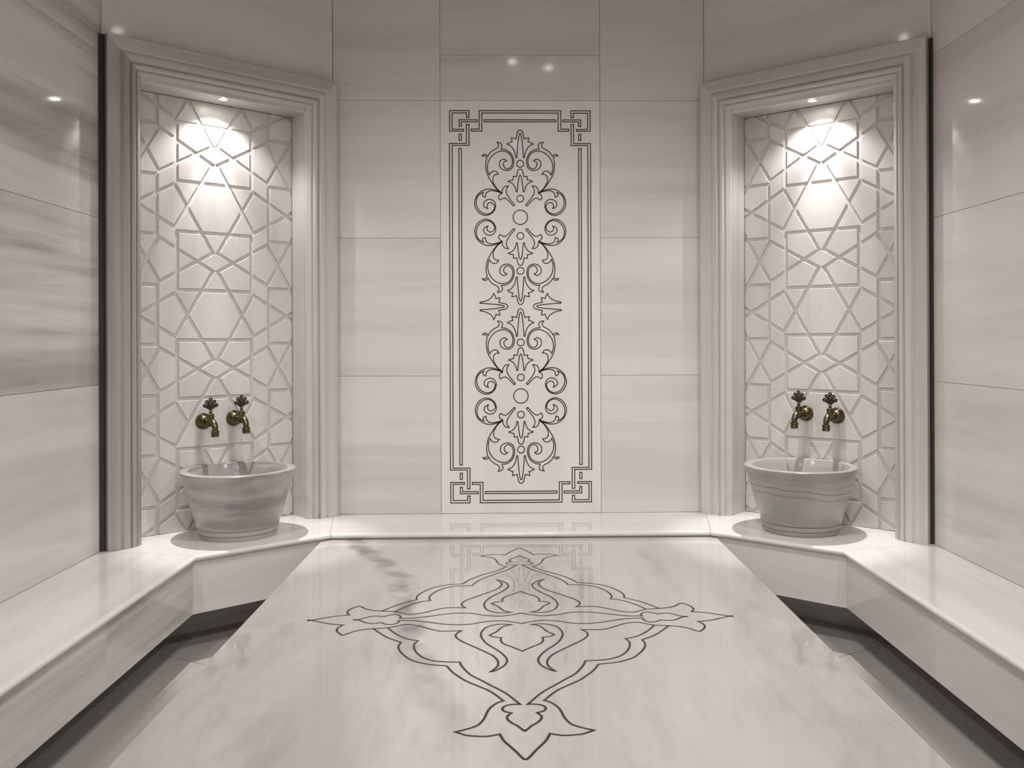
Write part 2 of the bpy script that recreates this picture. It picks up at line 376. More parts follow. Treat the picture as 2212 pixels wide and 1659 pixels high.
# ------------------------------------------------------------------ moulded marble frames round the niches
FS0, FS1, FT = 0.003, 1.006, 1.187
PROFILE = [(0.0, 0.0), (0.0, 0.043), (0.0015, 0.0445), (0.046, 0.0445), (0.049, 0.0425), (0.052, 0.038), (0.055, 0.037), (0.058, 0.039), (0.061, 0.0425),
           (0.066, 0.0435), (0.078, 0.0425), (0.085, 0.0395), (0.088, 0.034), (0.0895, 0.028), (0.092, 0.0275), (0.093, 0.031), (0.096, 0.0345), (0.101, 0.0355),
           (0.107, 0.0335), (0.111, 0.0285), (0.113, 0.024), (0.1145, 0.0185), (0.117, 0.0185), (0.119, 0.0215), (0.123, 0.021), (0.128, 0.016), (0.132, 0.011), (0.1345, 0.0085), (0.137, 0.0065), (0.137, 0.0)]
for side, lab in ((-1, 'moulded marble niche surround with a greyer outer jamb, beside the strongly banded wall'), (1, 'moulded marble niche surround, pale all round, beside the pale right wall')):
    p = NW(side, 0.505, BENCH, 0.02)
    root = empty('niche_surround', p, lab, 'frame', 'moulded surrounds of the two washing niches')
    def jamb(which):
        bm = bmesh.new(); rows = []
        for s, o in PROFILE:
            if which == 'a': pa, pb = (FS0 + s, BENCH), (FS0 + s, FT - s)
            elif which == 'b': pa, pb = (FS1 - s, BENCH), (FS1 - s, FT - s)
            else: pa, pb = (FS0 + s, FT - s), (FS1 - s, FT - s)
            rows.append([bm.verts.new(NW(side, *pa, o + 0.0005) - p), bm.verts.new(NW(side, *pb, o + 0.0005) - p)])
        n = len(rows)
        for i in range(n):
            a, b = rows[i], rows[(i + 1) % n]
            bm.faces.new((a[0], a[1], b[1], b[0]))
        bm.faces.new([r[0] for r in rows]); bm.faces.new([r[1] for r in rows][::-1])
        nm = 'lintel' if which == 'c' else 'jamb'
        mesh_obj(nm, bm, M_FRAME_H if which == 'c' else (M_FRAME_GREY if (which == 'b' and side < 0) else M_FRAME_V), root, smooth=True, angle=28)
    jamb('a'); jamb('b'); jamb('c')
    # dark wedge between the outer jamb and the side wall
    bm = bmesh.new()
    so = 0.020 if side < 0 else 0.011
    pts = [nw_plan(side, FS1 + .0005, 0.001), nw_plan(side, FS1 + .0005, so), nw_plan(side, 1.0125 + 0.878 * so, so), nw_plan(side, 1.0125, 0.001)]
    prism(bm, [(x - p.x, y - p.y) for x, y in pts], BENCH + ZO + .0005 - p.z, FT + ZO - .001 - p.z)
    mesh_obj('jamb_edge_wedge', bm, M_DARK_WEDGE, root)

# ------------------------------------------------------------------ carved back panels
GW = 0.0160
PA, PB, PP, PS, PC = 0.167, 0.1255, 0.4665, 0.417, 0.0805
R3 = math.sqrt(3.0)
PV = 0.683 * GW
PT = (PC - PV) / R3

def clip(poly, a, b, c):
    """keep a*x + b*z <= c"""
    out = []
    n = len(poly)
    for i in range(n):
        p, q = poly[i], poly[(i + 1) % n]
        dp, dq = a * p[0] + b * p[1] - c, a * q[0] + b * q[1] - c
        if dp <= 0: out.append(p)
        if (dp < 0 < dq) or (dq < 0 < dp):
            t = dp / (dp - dq); out.append((p[0] + (q[0] - p[0]) * t, p[1] + (q[1] - p[1]) * t))
    return out

def under(slope, z0):    # z <= z0 + slope*x
    k = math.hypot(1, slope); return (-slope / k, 1 / k, z0 / k)
def over(slope, z0):
    k = math.hypot(1, slope); return (slope / k, -1 / k, -z0 / k)

H = GW / 2
K3 = H * 2 / R3          # vertical offset of a 30 degree line
K6 = H * 2               # vertical offset of a 60 degree line
def steep(x0, z0, s):    # steep line through (x0, z0) with slope s*sqrt3 -> intercept
    return z0 - s * R3 * x0

def cell_pieces(tap_above):
    P = []
    a_in, a_out, b_in, b_out = PA - H, PA + H, PB - H, PB + H
    sh = -PC / R3                      # intercept of the right shallow line z = (x - c)/sqrt3
    st = PT - R3 * PV                  # intercept of the right steep line going up
    # diamond
    P.append([under(-1 / R3, -sh - K3), under(1 / R3, -sh - K3), over(1 / R3, sh + K3), over(-1 / R3, sh + K3)])
    for sz in (1, -1):
        tri = [(0, 1, b_in), over(R3, st + K6), over(-R3, st + K6)]
        P.append([(a, b * sz, c) for a, b, c in tri])
    for sx in (1, -1):
        q = [(1, 0, a_in), under(1 / R3, sh - K3), over(-1 / R3, -sh + K3)]
        P.append([(a * sx, b, c) for a, b, c in q])
        # pentagon outside the rectangle, between two columns
        q = [(-1, 0, -a_out), under(1 / R3, sh - K3), over(-1 / R3, -sh + K3)]
        i1 = -PP / 2 + st + R3 * PS - K6        # z <= -P/2 + t' + (-(x-S) - v)*R3 - offset
        q += [under(-R3, i1), over(R3, -i1)]
        P.append([(a * sx, b, c) for a, b, c in q])
        for sz in (1, -1):
            q = [(1, 0, a_in), (0, 1, b_in), under(R3, st - K6), over(1 / R3, sh + K3), over(-1 / R3, -sh + K3)]
            P.append([(a * sx, b * sz, c) for a, b, c in q])
    # parallelograms to the next column (right side only, the left ones belong to the neighbour)
    for sz in (1, -1):
        q = [(-1, 0, -a_out), (1, 0, PS - PA - H), over(1 / R3, sh + K3)]
        # neighbour at (S, P/2): its lower left shallow line, z - P/2 = ((x - S) + c)/sqrt3
        q.append(under(1 / R3, PP / 2 + (PC - PS) / R3 - K3))
        P.append([(a, b * sz, c) for a, b, c in q])
    # hexagon above and the four triangles round it
    lo, hi = b_out, PP - b_out
    if tap_above:
        q = [(0, -1, -lo), (0, 1, hi), under(-R3, PP - st - K6), under(R3, PP - st - K6)]
        P.append(q)
    else:
        q = [(0, -1, -lo), (0, 1, hi), over(R3, st + K6), over(-R3, st + K6), under(-R3, PP - st - K6), under(R3, PP - st - K6)]
        P.append(q)
    for sx in (1, -1):
        if not tap_above:
            q = [(0, -1, -lo), under(R3, st - K6), under(-R3, PP - st - K6)]
            P.append([(a * sx, b, c) for a, b, c in q])
        q = [(0, 1, hi), over(-R3, PP - st + K6), over(R3, st + K6)]
        P.append([(a * sx, b, c) for a, b, c in q])
    return P

def inset(poly, d):
    n = len(poly); out = []
    A = sum(poly[i][0] * poly[(i + 1) % n][1] - poly[(i + 1) % n][0] * poly[i][1] for i in range(n))
    sg = 1 if A > 0 else -1
    for i in range(n):
        p0, p1, p2 = Vector(poly[i - 1]), Vector(poly[i]), Vector(poly[(i + 1) % n])
        e1, e2 = (p1 - p0).normalized(), (p2 - p1).normalized()
        n1, n2 = Vector((-e1.y, e1.x)) * sg, Vector((-e2.y, e2.x)) * sg
        m = (n1 + n2); m = m / max(m.length_squared, 1e-6) * 2
        if m.length > 4: m = m.normalized() * 4
        out.append(tuple(p1 + m * d))
    return out

def clean(poly):
    out = []
    for p in poly:
        if not out or math.hypot(p[0] - out[-1][0], p[1] - out[-1][1]) > 0.0012: out.append(p)
    if len(out) > 1 and math.hypot(out[0][0] - out[-1][0], out[0][1] - out[-1][1]) < 0.0012: out.pop()
    return out

def area(poly):
    n = len(poly); return abs(sum(poly[i][0] * poly[(i + 1) % n][1] - poly[(i + 1) % n][0] * poly[i][1] for i in range(n))) / 2

RELIEF = 0.0062
def carved_panel(side, uc, zc, label):
    base = NW(side, 0.505, BENCH, -NICHE_D)
    root = empty('carved_panel', base, label, 'panel', 'carved star lattice panels at the back of the niches')
    bm = bmesh.new()
    nbox(bm, side, NU0 - 0.011, NU1 + 0.011, BENCH + 0.0005, NTOP - 0.0005, -NICHE_D - 0.02, -NICHE_D - RELIEF)
    bmesh.ops.translate(bm, verts=bm.verts, vec=-base)
    mesh_obj('groove_bed', bm, M_GROOVE, root)
    for ci in (-1, 0, 1):
        for k in range(-3, 4):
            cu = uc + ci * PS; cz = zc + k * PP + (PP / 2 if ci else 0)
            tap = (ci == 0 and k == -1)
            for planes in cell_pieces(tap):
                poly = [(-2, -2), (2, -2), (2, 2), (-2, 2)]
                for pl in planes: poly = clip(poly, *pl)
                if len(poly) < 3: continue
                poly = [(x + cu, z + cz) for x, z in poly]
                for pl in ((-1, 0, -(NU0 + 0.0015)), (1, 0, NU1 - 0.0015), (0, -1, -(BENCH + 0.0015)), (0, 1, NTOP - 0.0015)):
                    poly = clip(poly, *pl)
                poly = clean(poly)
                if len(poly) < 3 or area(poly) < 4e-5: continue
                top = inset(poly, 0.0011)
                bm = bmesh.new()
                v0 = [bm.verts.new(NW(side, u, z, -NICHE_D - RELIEF - 0.001) - base) for u, z in poly]
                v1 = [bm.verts.new(NW(side, u, z, -NICHE_D - 0.0010) - base) for u, z in poly]
                v2 = [bm.verts.new(NW(side, u, z, -NICHE_D) - base) for u, z in top]
                n = len(poly)
                for i in range(n):
                    j = (i + 1) % n
                    bm.faces.new((v0[i], v0[j], v1[j], v1[i])); bm.faces.new((v1[i], v1[j], v2[j], v2[i]))
                bm.faces.new(v2); bm.faces.new(v0[::-1])
                mesh_obj('lattice_piece', bm, M_CARVED, root)
    return root
carved_panel(-1, 0.5072, -0.129, 'carved white marble star lattice panel behind the taps in the left niche')
carved_panel(1, 0.5117, -0.115, 'carved white marble star lattice panel behind the taps in the right niche')

# ------------------------------------------------------------------ bench
BF1, BF2 = (0.8013, 3.720), (1.2336, 3.356)
BEND = 0.3
bench = empty('marble_bench', (0, C1[1], 0), 'pale floating marble bench running round the walls under both niches', 'bench')
BO = Vector((0, C1[1], 0))
NOSE = [(0.020, 0.0), (0.011, 0.0), (0.0065, -0.0010), (0.003, -0.0035), (0.0008, -0.007), (0.0, -0.011), (0.0008, -0.015), (0.003, -0.0185), (0.0065, -0.021), (0.011, -0.022), (0.020, -0.022)]
def miter(dir_a, dir_b):
    """offset vector per unit inset, between two edge normals (pointing to the wall)"""
    na, nb = Vector(dir_a), Vector(dir_b)
    m = na + nb; return m * 2 / m.length_squared
n_back = Vector((0, 1)); e = Vector((BF2[0] - BF1[0], BF2[1] - BF1[1])).normalized(); n_ang = Vector((-e.y, e.x)); n_side = Vector((1, 0))
def seat(f0, f1, m0, m1, rear, mat):
    """f0,f1 front corners, m0,m1 inset vectors; rear polygon from f1's side back to f0's side"""
    bm = bmesh.new(); rows = []
    zb = BENCH + ZO
    for o, z in NOSE:
        rows.append([bm.verts.new(Vector((f0[0] + m0[0] * o, f0[1] + m0[1] * o, zb + z)) - BO), bm.verts.new(Vector((f1[0] + m1[0] * o, f1[1] + m1[1] * o, zb + z)) - BO)])
    for i in range(len(rows) - 1):
        bm.faces.new((rows[i][0], rows[i][1], rows[i + 1][1], rows[i + 1][0]))
    rt_ = [bm.verts.new(Vector((x, y, zb)) - BO) for x, y in rear]; rb_ = [bm.verts.new(Vector((x, y, zb - 0.022)) - BO) for x, y in rear]
    bm.faces.new([rows[0][0], rows[0][1]] + rt_)
    bm.faces.new([rows[-1][0], rows[-1][1]] + rb_)
    for i in range(len(rear) - 1): bm.faces.new((rt_[i], rt_[i + 1], rb_[i + 1], rb_[i]))
    bm.faces.new([rows[i][0] for i in range(len(rows))] + [rb_[-1], rt_[-1]])
    bm.faces.new([rows[i][1] for i in range(len(rows))] + [rb_[0], rt_[0]])
    return mesh_obj('seat_slab', bm, mat, bench, smooth=True, angle=35)
g = 0.0007
mb = miter(n_back, n_ang); ms = miter(n_ang, n_side)
def mir(v, s): return (v[0] * s, v[1])
seat((-BF1[0] + g, BF1[1]), (BF1[0] - g, BF1[1]), mir(mb, -1), mb, [(C1[0] - g, C1[1]), (-C1[0] + g, C1[1])], M_BENCH_BACK)
for s in (-1, 1):
    rear = [(s * C2[0], C2[1] + g)]
    for (u, o) in ((NU1 + 0.0, 0.0), (NU1, -NICHE_D - 0.018), (NU0, -NICHE_D - 0.018), (NU0, 0.0)): rear.append(nw_plan(s, u, o))
    rear.append((s * (C1[0] + g), C1[1]))
    seat((s * (BF1[0] + g), BF1[1] - g), (s * (BF2[0] - g), BF2[1] + g), mir(mb, s), mir(ms, s), rear, M_BENCH_BACK)
    seat((s * BF2[0], BF2[1] - g), (s * BF2[0], BEND), mir(ms, s), mir(n_side, s), [(s * C2[0], BEND), (s * C2[0], C2[1] - g)], M_BENCH_SIDE)
# fascia stones
INS, TH = 0.0165, 0.02
A0, A1 = BENCH - 0.0225, -1.044
def offp(f, m, o, s): return (s * (f[0] + m[0] * o), f[1] + m[1] * o)
def fascia(pts, mat):
    bm = bmesh.new(); prism(bm, [(x - BO.x, y - BO.y) for x, y in pts], A1 + ZO, A0 + ZO, 0.0009); mesh_obj('front_stone', bm, mat, bench)
for s in (-1, 1):
    # along the side wall, joints at y = 2.65 and 1.4
    a, b = offp(BF2, ms, INS, s), offp(BF2, ms, INS + TH, s)
    ys = [None, 2.655, 1.45, BEND]
    for j in range(3):
        if j == 0: fascia([(a[0], a[1] - .0006), (b[0], b[1] - .0006), (b[0], ys[1] + .0006), (a[0], ys[1] + .0006)], M_APRON if s < 0 else M_APRON_PALE)
        else: fascia([(a[0], ys[j] - .0006), (b[0], ys[j] - .0006), (b[0], ys[j + 1] + .0006), (a[0], ys[j + 1] + .0006)], M_APRON if s < 0 else M_APRON_PALE)
    c, d = offp(BF1, mb, INS, s), offp(BF1, mb, INS + TH, s)
    fascia([(a[0], a[1] + .0006), (b[0], b[1] + .0006), (d[0], d[1]), (c[0], c[1])], M_APRON_PALE)
c, d = offp(BF1, mb, INS, 1), offp(BF1, mb, INS + TH, 1)
fascia([(-c[0] + .001, c[1]), (c[0] - .001, c[1]), (d[0] - .001, d[1]), (-d[0] + .001, d[1])], M_APRON_PALE)
# carrying walls under the seat, set well back
for s in (-1, 1):
    q0, q1 = nw_plan(s, 0.02, 0.085), nw_plan(s, WL + 0.05, 0.085); q2, q3 = nw_plan(s, WL, 0.002), nw_plan(s, 0.0, 0.002)
    bm = bmesh.new(); prism(bm, [(x, y - C1[1]) for x, y in (q0, q1, q2, q3)], 0.0, A0 + ZO - 0.0005); mesh_obj('support_wall', bm, M_APRON, bench)
    xs = sorted((s * 1.60, s * (C2[0] - 0.002)))
    bm = bmesh.new(); box(bm, xs[0], xs[1], BEND - C1[1], C2[1] - C1[1] - 0.12, 0.0, A0 + ZO - 0.0005); mesh_obj('support_wall', bm, M_APRON, bench)
bm = bmesh.new(); box(bm, -0.84, 0.84, -0.09, -0.002, 0.0, A0 + ZO - 0.0005); mesh_obj('support_wall', bm, M_APRON, bench)

# ------------------------------------------------------------------ heated slab
ST = -0.8465
SX0, SX1, SY0, SY1 = -0.840, 0.829, 0.95, 3.735
SC = Vector((-0.006, 2.40, 0.0))
slab = empty('heated_slab', SC, 'broad white marble slab in the middle with a black line medallion', 'slab')
bm = bmesh.new()
def rounded(x0, x1, y0, y1, r, n=4):
    pts = []
    for cx, cy, a0 in ((x1 - r, y1 - r, 0), (x0 + r, y1 - r, 90), (x0 + r, y0 + r, 180), (x1 - r, y0 + r, 270)):
        for i in range(n + 1):
            a = math.radians(a0 + 90 * i / n); pts.append((cx + r * math.cos(a), cy + r * math.sin(a)))
    return pts
prism(bm, [(x - SC.x, y - SC.y) for x, y in rounded(SX0, SX1, SY0, SY1, 0.012)], ST + ZO - 0.04, ST + ZO, 0.0022)
slab_top = mesh_obj('slab_top', bm, M_SLAB, slab)
bm = bmesh.new(); box(bm, SX0 + 0.06 - SC.x, SX1 - 0.06 - SC.x, SY0 + 0.06 - SC.y, SY1 - 0.02 - SC.y, 0.0, ST + ZO - 0.0405); mesh_obj('plinth', bm, M_APRON_PALE, slab)

# ------------------------------------------------------------------ inlay lines
def smooth_path(pts, closed=False, step=5):
    """Catmull-Rom through the points, with a hard corner wherever a point carries a third value"""
    P = [Vector((p[0], p[1])) for p in pts]; C = [len(p) > 2 for p in pts]; n = len(P)
    if not closed: C[0] = C[-1] = True
    out = []
    rng = range(n if closed else n - 1)
    for i in rng:
        j = (i + 1) % n
        p1, p2 = P[i], P[j]
        p0 = P[i - 1] if not C[i] else p1 - (p2 - p1)
        p3 = P[(j + 1) % n] if not C[j] else p2 + (p2 - p1)
        for k in range(step):
            t = k / step
            out.append(0.5 * ((2 * p1) + (p2 - p0) * t + (2 * p0 - 5 * p1 + 4 * p2 - p3) * t * t + (3 * p1 - p0 - 3 * p2 + p3) * t ** 3))
    if not closed: out.append(P[-1])
    return out

def ribbon(name, path, w, closed, place, parent, height=0.0005, mat=None):
    """flat inlaid strip along a 2D path; place(x, y, h) gives the 3D point"""
    pts = []
    for p in path:
        if not pts or (p - pts[-1]).length > 1e-5: pts.append(p)
    if closed and (pts[0] - pts[-1]).length < 1e-5: pts.pop()
    n = len(pts); bm = bmesh.new(); L = []
    for i, p in enumerate(pts):
        a = pts[i - 1] if (closed or i > 0) else None
        b = pts[(i + 1) % n] if (closed or i < n - 1) else None
        d1 = (p - a).normalized() if a is not None else None
        d2 = (b - p).normalized() if b is not None else None
        if d1 is None: d1 = d2
        if d2 is None: d2 = d1
        n1, n2 = Vector((-d1.y, d1.x)), Vector((-d2.y, d2.x))
        m = n1 + n2
        if m.length < 0.3: m = n1 * 1.0
        else: m = m * 2 / m.length_squared
        if m.length > 2.2: m = m.normalized() * 2.2
        l, r = p + m * w / 2, p - m * w / 2
        L.append([bm.verts.new(place(l.x, l.y, height)), bm.verts.new(place(r.x, r.y, height)), bm.verts.new(place(l.x, l.y, -0.0004)), bm.verts.new(place(r.x, r.y, -0.0004))])
    for i in range(n if closed else n - 1):
        a, b = L[i], L[(i + 1) % n]
        bm.faces.new((a[0], b[0], b[1], a[1])); bm.faces.new((a[0], a[2], b[2], b[0])); bm.faces.new((a[1], b[1], b[3], a[3]))
    if not closed:
        for q in (L[0], L[-1]): bm.faces.new((q[0], q[1], q[3], q[2]))
    return mesh_obj(name, bm, mat or M_INLAY, parent)

MEDALLION = {
    'outer': [(-0.4337, -0.0811, 1), (-0.4080, -0.1222), (-0.3784, -0.1629), (-0.3367, -0.2011, 1), (-0.3406, -0.2278), (-0.3349, -0.2606), (-0.3173, -0.3007), (-0.2905, -0.3399), (-0.2494, -0.3672), (-0.1967, -0.3819, 1), (-0.1804, -0.4220), (-0.1613, -0.4544), (-0.1406, -0.4848), (-0.1109, -0.5158), (-0.0867, -0.5411), (-0.0700, -0.5646), (-0.0560, -0.5903), (-0.0473, -0.6054, 1), (-0.0601, -0.6148), (-0.0710, -0.6306), (-0.0784, -0.6463), (-0.0844, -0.6694), (-0.0890, -0.6971), (-0.0947, -0.7167), (-0.1026, -0.7334), (-0.1148, -0.7450), (-0.1309, -0.7554), (-0.1494, -0.7651, 1), (-0.1360, -0.7747), (-0.1212, -0.7833), (-0.1047, -0.7861), (-0.0882, -0.7884), (-0.0719, -0.7856), (-0.0536, -0.7784, 1), (-0.0493, -0.7953), (-0.0430, -0.8133), (-0.0349, -0.8289), (-0.0191, -0.8592), (-0.0075, -0.8844), (-0.0005, -0.8948, 1)],
    'inner': [(-0.3901, -0.0788, 1), (-0.3698, -0.1161), (-0.3443, -0.1526), (-0.3176, -0.1778), (-0.2914, -0.1889, 1), (-0.2987, -0.2166), (-0.2945, -0.2537), (-0.2821, -0.2901), (-0.2621, -0.3217), (-0.2382, -0.3414), (-0.2099, -0.3520), (-0.1645, -0.3564, 1), (-0.1581, -0.3831), (-0.1439, -0.4198), (-0.1278, -0.4503), (-0.1026, -0.4822), (-0.0781, -0.5149), (-0.0589, -0.5390), (-0.0403, -0.5655), (-0.0266, -0.5911), (-0.0154, -0.6134), (-0.0088, -0.6260, 1), (-0.0221, -0.6256), (-0.0355, -0.6290), (-0.0454, -0.6367), (-0.0497, -0.6497), (-0.0453, -0.6628), (-0.0376, -0.6682), (-0.0289, -0.6726, 1), (-0.0354, -0.6836), (-0.0390, -0.6960), (-0.0353, -0.7110), (-0.0267, -0.7259), (-0.0162, -0.7382), (-0.0080, -0.7527), (0.0001, -0.7661, 1)],
    'scroll': [(-0.3497, -0.0480, 1), (-0.3262, -0.0506), (-0.3002, -0.0628), (-0.2734, -0.0852), (-0.2474, -0.1044), (-0.2287, -0.1105), (-0.1985, -0.1105), (-0.1744, -0.1085, 1), (-0.1853, -0.1290), (-0.1881, -0.1556), (-0.1759, -0.1864), (-0.1570, -0.2125), (-0.1324, -0.2423), (-0.1025, -0.2796), (-0.0793, -0.3118), (-0.0661, -0.3466), (-0.0642, -0.3800), (-0.0719, -0.4051), (-0.0827, -0.4260, 1), (-0.0704, -0.4180), (-0.0560, -0.3984), (-0.0439, -0.3733), (-0.0414, -0.3398), (-0.0514, -0.3048), (-0.0688, -0.2687), (-0.0895, -0.2354), (-0.1049, -0.2014), (-0.1151, -0.1623), (-0.1163, -0.1266), (-0.1054, -0.0857), (-0.0845, -0.0629), (-0.0599, -0.0541), (-0.0290, -0.0589, 1), (-0.0474, -0.0688), (-0.0601, -0.0871), (-0.0712, -0.1172), (-0.0830, -0.1349), (-0.0931, -0.1497, 1), (-0.0794, -0.1651), (-0.0586, -0.1710, 1), (-0.0591, -0.1986), (-0.0493, -0.2242), (-0.0290, -0.2455), (-0.0119, -0.2663), (0.0005, -0.2812, 1)],
    'lily': [(-0.3497, -0.0480, 1), (-0.3680, -0.0616), (-0.3907, -0.0750), (-0.4322, -0.0831), (-0.4670, -0.0931), (-0.4884, -0.1088), (-0.5029, -0.1282), (-0.5140, -0.1359, 1), (-0.5275, -0.1167), (-0.5368, -0.0955), (-0.5375, -0.0705), (-0.5267, -0.0472, 1), (-0.5665, -0.0365), (-0.6049, -0.0159), (-0.6444, 0.0069, 1)],
    'stem': [(-0.5069, 0.0026, 1), (-0.4848, -0.0070), (-0.4678, -0.0241), (-0.4459, -0.0354), (-0.4173, -0.0286, 1), (-0.4047, -0.0415), (-0.3883, -0.0477), (-0.3740, -0.0396), (-0.3668, -0.0224), (-0.3675, -0.0097, 1), (-0.3305, -0.0118), (-0.2983, -0.0206), (-0.2659, -0.0333), (-0.2274, -0.0489), (-0.1837, -0.0550), (-0.1468, -0.0495), (-0.1163, -0.0331), (-0.0853, -0.0243), (-0.0603, -0.0222), (-0.0289, -0.0329), (-0.0134, -0.0412), (0.0005, -0.0512, 1)],
}

MC = Vector((-0.0105, 2.662))
def on_slab(x, y, h):
    return Vector((MC.x + x - SC.x, MC.y + y - SC.y, ST + ZO + h))
for nm, pts in MEDALLION.items():
    for sx in (1, -1):
        for sy in (1, -1):
            q = [(p[0] * sx, p[1] * sy) + ((1,) if len(p) > 2 else ()) for p in pts]
            ribbon('inlay_line', smooth_path(q), 0.0063, False, on_slab, slab_top)

# inlaid panel on the back wall
PZ0, PZ1 = ROWS[0] + GAP, ROWS[3] - GAP
PO = Vector((0.005, C1[1], PZ0))
panel = empty('inlaid_panel', PO, 'tall white marble wall panel with black arabesque and knotted border', 'panel')
bm = bmesh.new(); box(bm, -0.370 + GAP - PO.x, 0.380 - GAP - PO.x, 0, 0.0118, 0, PZ1 - PZ0, 0.0012); panel_stone = mesh_obj('panel_stone', bm, M_PANEL, panel)
SXM, SZM = 0.0006057, 0.0006026
PCX = 0.004; PZTOP = 1.0685 + ZO; PMID = 0.1495 + ZO
def on_panel(x, z, h):
    return Vector((PCX + x - PO.x, -h, z - PO.z))
def cropx(x): return (x - 668.5) * SXM
def cropz(y): return PZTOP - (y - 142) * SZM
WB = 0.0045
def put(pts, closed=True, smooth=True, fx=(1, -1), transforms=None, w=WB):
    """pts in border-drawing units; mirrored left and right and through the given height transforms"""
    base = [(cropx(p[0]), cropz(p[1])) + ((1,) if len(p) > 2 else ()) for p in pts]
    for sx in fx:
        for tz in (transforms or [lambda z: z]):
            q = [(p[0] * sx, tz(p[1])) + ((1,) if len(p) > 2 else ()) for p in base]
            path = smooth_path(q, closed, 4) if smooth else [Vector((p[0], p[1])) for p in q]
            ribbon('inlay_line', path, w, closed, on_panel, panel_stone)
flip = lambda z: 2 * PMID - z
same = lambda z: z
BT = [same, flip]
put([(124, 142), (273, 142), (273, 195), (254, 195), (254, 160), (143, 160), (143, 287), (230, 287), (230, 301), (124, 301)], smooth=False, transforms=BT)
put([(198, 213), (336, 213), (336, 229), (214, 229), (214, 264), (198, 264)], smooth=False, transforms=BT)
put([(668.5, 142), (352, 142), (352, 285), (291, 285), (291, 301), (373, 301), (373, 160), (668.5, 160)], closed=False, smooth=False, transforms=BT)
put([(391, 213), (946, 213), (946, 229), (391, 229)], smooth=False, fx=(1,), transforms=BT)
put([(197, 325), (214, 325), (214, 373), (197, 373)], smooth=False, transforms=BT)
ymid = 142 + (PZTOP - PMID) / SZM
put([(122, ymid), (122, 397), (253, 397), (253, 250), (273, 250), (273, 412), (143, 412), (143, ymid)], closed=False, smooth=False, transforms=BT)
put([(195, ymid), (195, 436), (214, 436), (214, ymid)], closed=False, smooth=False, transforms=BT)
# arabesque: one quarter, mirrored about the big circle, then repeated below
zc1 = cropz(972); DZ = 0.8385
T4 = [lambda z: z, lambda z: 2 * zc1 - z, lambda z: z - DZ, lambda z: 2 * zc1 - z - DZ]
PAL1 = [(668.5, 293), (652, 302), (645, 325), (637, 362, 1), (620, 357), (601, 353, 1), (604, 372), (608, 384, 1), (590, 388), (567, 402, 1), (590, 412), (612, 435), (628, 470), (635, 507, 1), (643, 507, 1), (646, 460), (652, 390), (660, 335), (668.5, 319)]
PAL2 = [(668.5, 597), (655, 603), (647, 622), (641, 655, 1), (628, 654), (615, 653, 1), (615, 668), (612, 682, 1), (600, 682), (573, 692, 1), (597, 702), (618, 720), (632, 748), (637, 773, 1), (645, 773, 1), (650, 722), (658, 665), (668.5, 645)]
SCROLL = [(524, 787, 1), (490, 757), (450, 703), (415, 640), (402, 580), (404, 540), (410, 515, 1), (402, 500), (390, 493), (373, 495, 1), (385, 482), (405, 484), (418, 500, 1), (430, 477), (460, 450), (492, 432), (502, 412), (490, 388, 1), (515, 393), (529, 412), (520, 441, 1), (560, 447), (597, 475), (616, 515), (618, 555), (604, 590), (573, 607), (540, 603), (515, 583), (508, 553), (518, 529), (545, 519), (564, 532, 1), (545, 540), (538, 560), (548, 584), (570, 595), (596, 580), (608, 550), (605, 512), (585, 477), (550, 458), (510, 458), (462, 483), (427, 530), (415, 580), (420, 618), (429, 643, 1), (440, 625), (462, 613), (485, 617), (500, 637, 1), (478, 640), (460, 657), (457, 690), (470, 722), (496, 757), (528, 783, 1)]
MIDSC = [(517, 783, 1), (480, 762), (430, 752), (380, 763), (336, 800), (316, 852), (323, 900), (350, 937), (392, 957), (432, 950), (466, 922), (478, 880), (465, 847), (435, 832), (405, 840), (384, 865), (392, 892), (418, 904, 1), (410, 885), (418, 865), (440, 857), (463, 872), (470, 892), (452, 928), (418, 946), (380, 940), (345, 910), (328, 865), (334, 820), (352, 795), (386, 775, 1), (376, 790), (380, 808), (398, 815, 1), (402, 790), (418, 773), (450, 764), (512, 777, 1)]
LEAF = [(527, 787, 1), (530, 758), (548, 733), (577, 728, 1), (562, 752), (562, 785), (585, 825), (626, 876, 1), (616, 884, 1), (575, 840), (548, 823), (528, 828), (512, 838, 1), (501, 822), (506, 800)]
for P_ in (PAL1, PAL2):
    right = [((2 * 668.5 - p[0]), p[1]) + tuple(p[2:]) for p in P_[::-1]]
    # a palmette is a single closed outline: out over the tip, down both sides and back along the tongue
    put(P_[:1] + P_[1:] + right[1:-1], fx=(1,), transforms=T4)
put(SCROLL, closed=False, transforms=T4)
put(MIDSC, closed=False, transforms=T4)
put(LEAF, transforms=T4)
def circle(cy, r, tz):
    n = 40
    put([(668.5 + r * math.cos(2 * math.pi * i / n), cy + r * math.sin(2 * math.pi * i / n)) for i in range(n)], smooth=False, fx=(1,), transforms=tz)
circle(555, 27, T4); circle(827, 26, T4)
circle(972, 56, [T4[0], T4[2]])
# the two palmettes lying on their side half way up
for sx in (1, -1):
    right = [((2 * 668.5 - p[0]), p[1]) + tuple(p[2:]) for p in PAL1[::-1]]
    q = []
    for p in PAL1 + right[1:-1]:
        lx = (p[0] - 668.5) * SZM; ly = (p[1] - 293) * SXM
        q.append((sx * (-0.0605 - ly), PMID + 0.0005 + lx) + tuple(p[2:]))
    ribbon('inlay_line', smooth_path(q, True, 4), WB, True, on_panel, panel_stone)

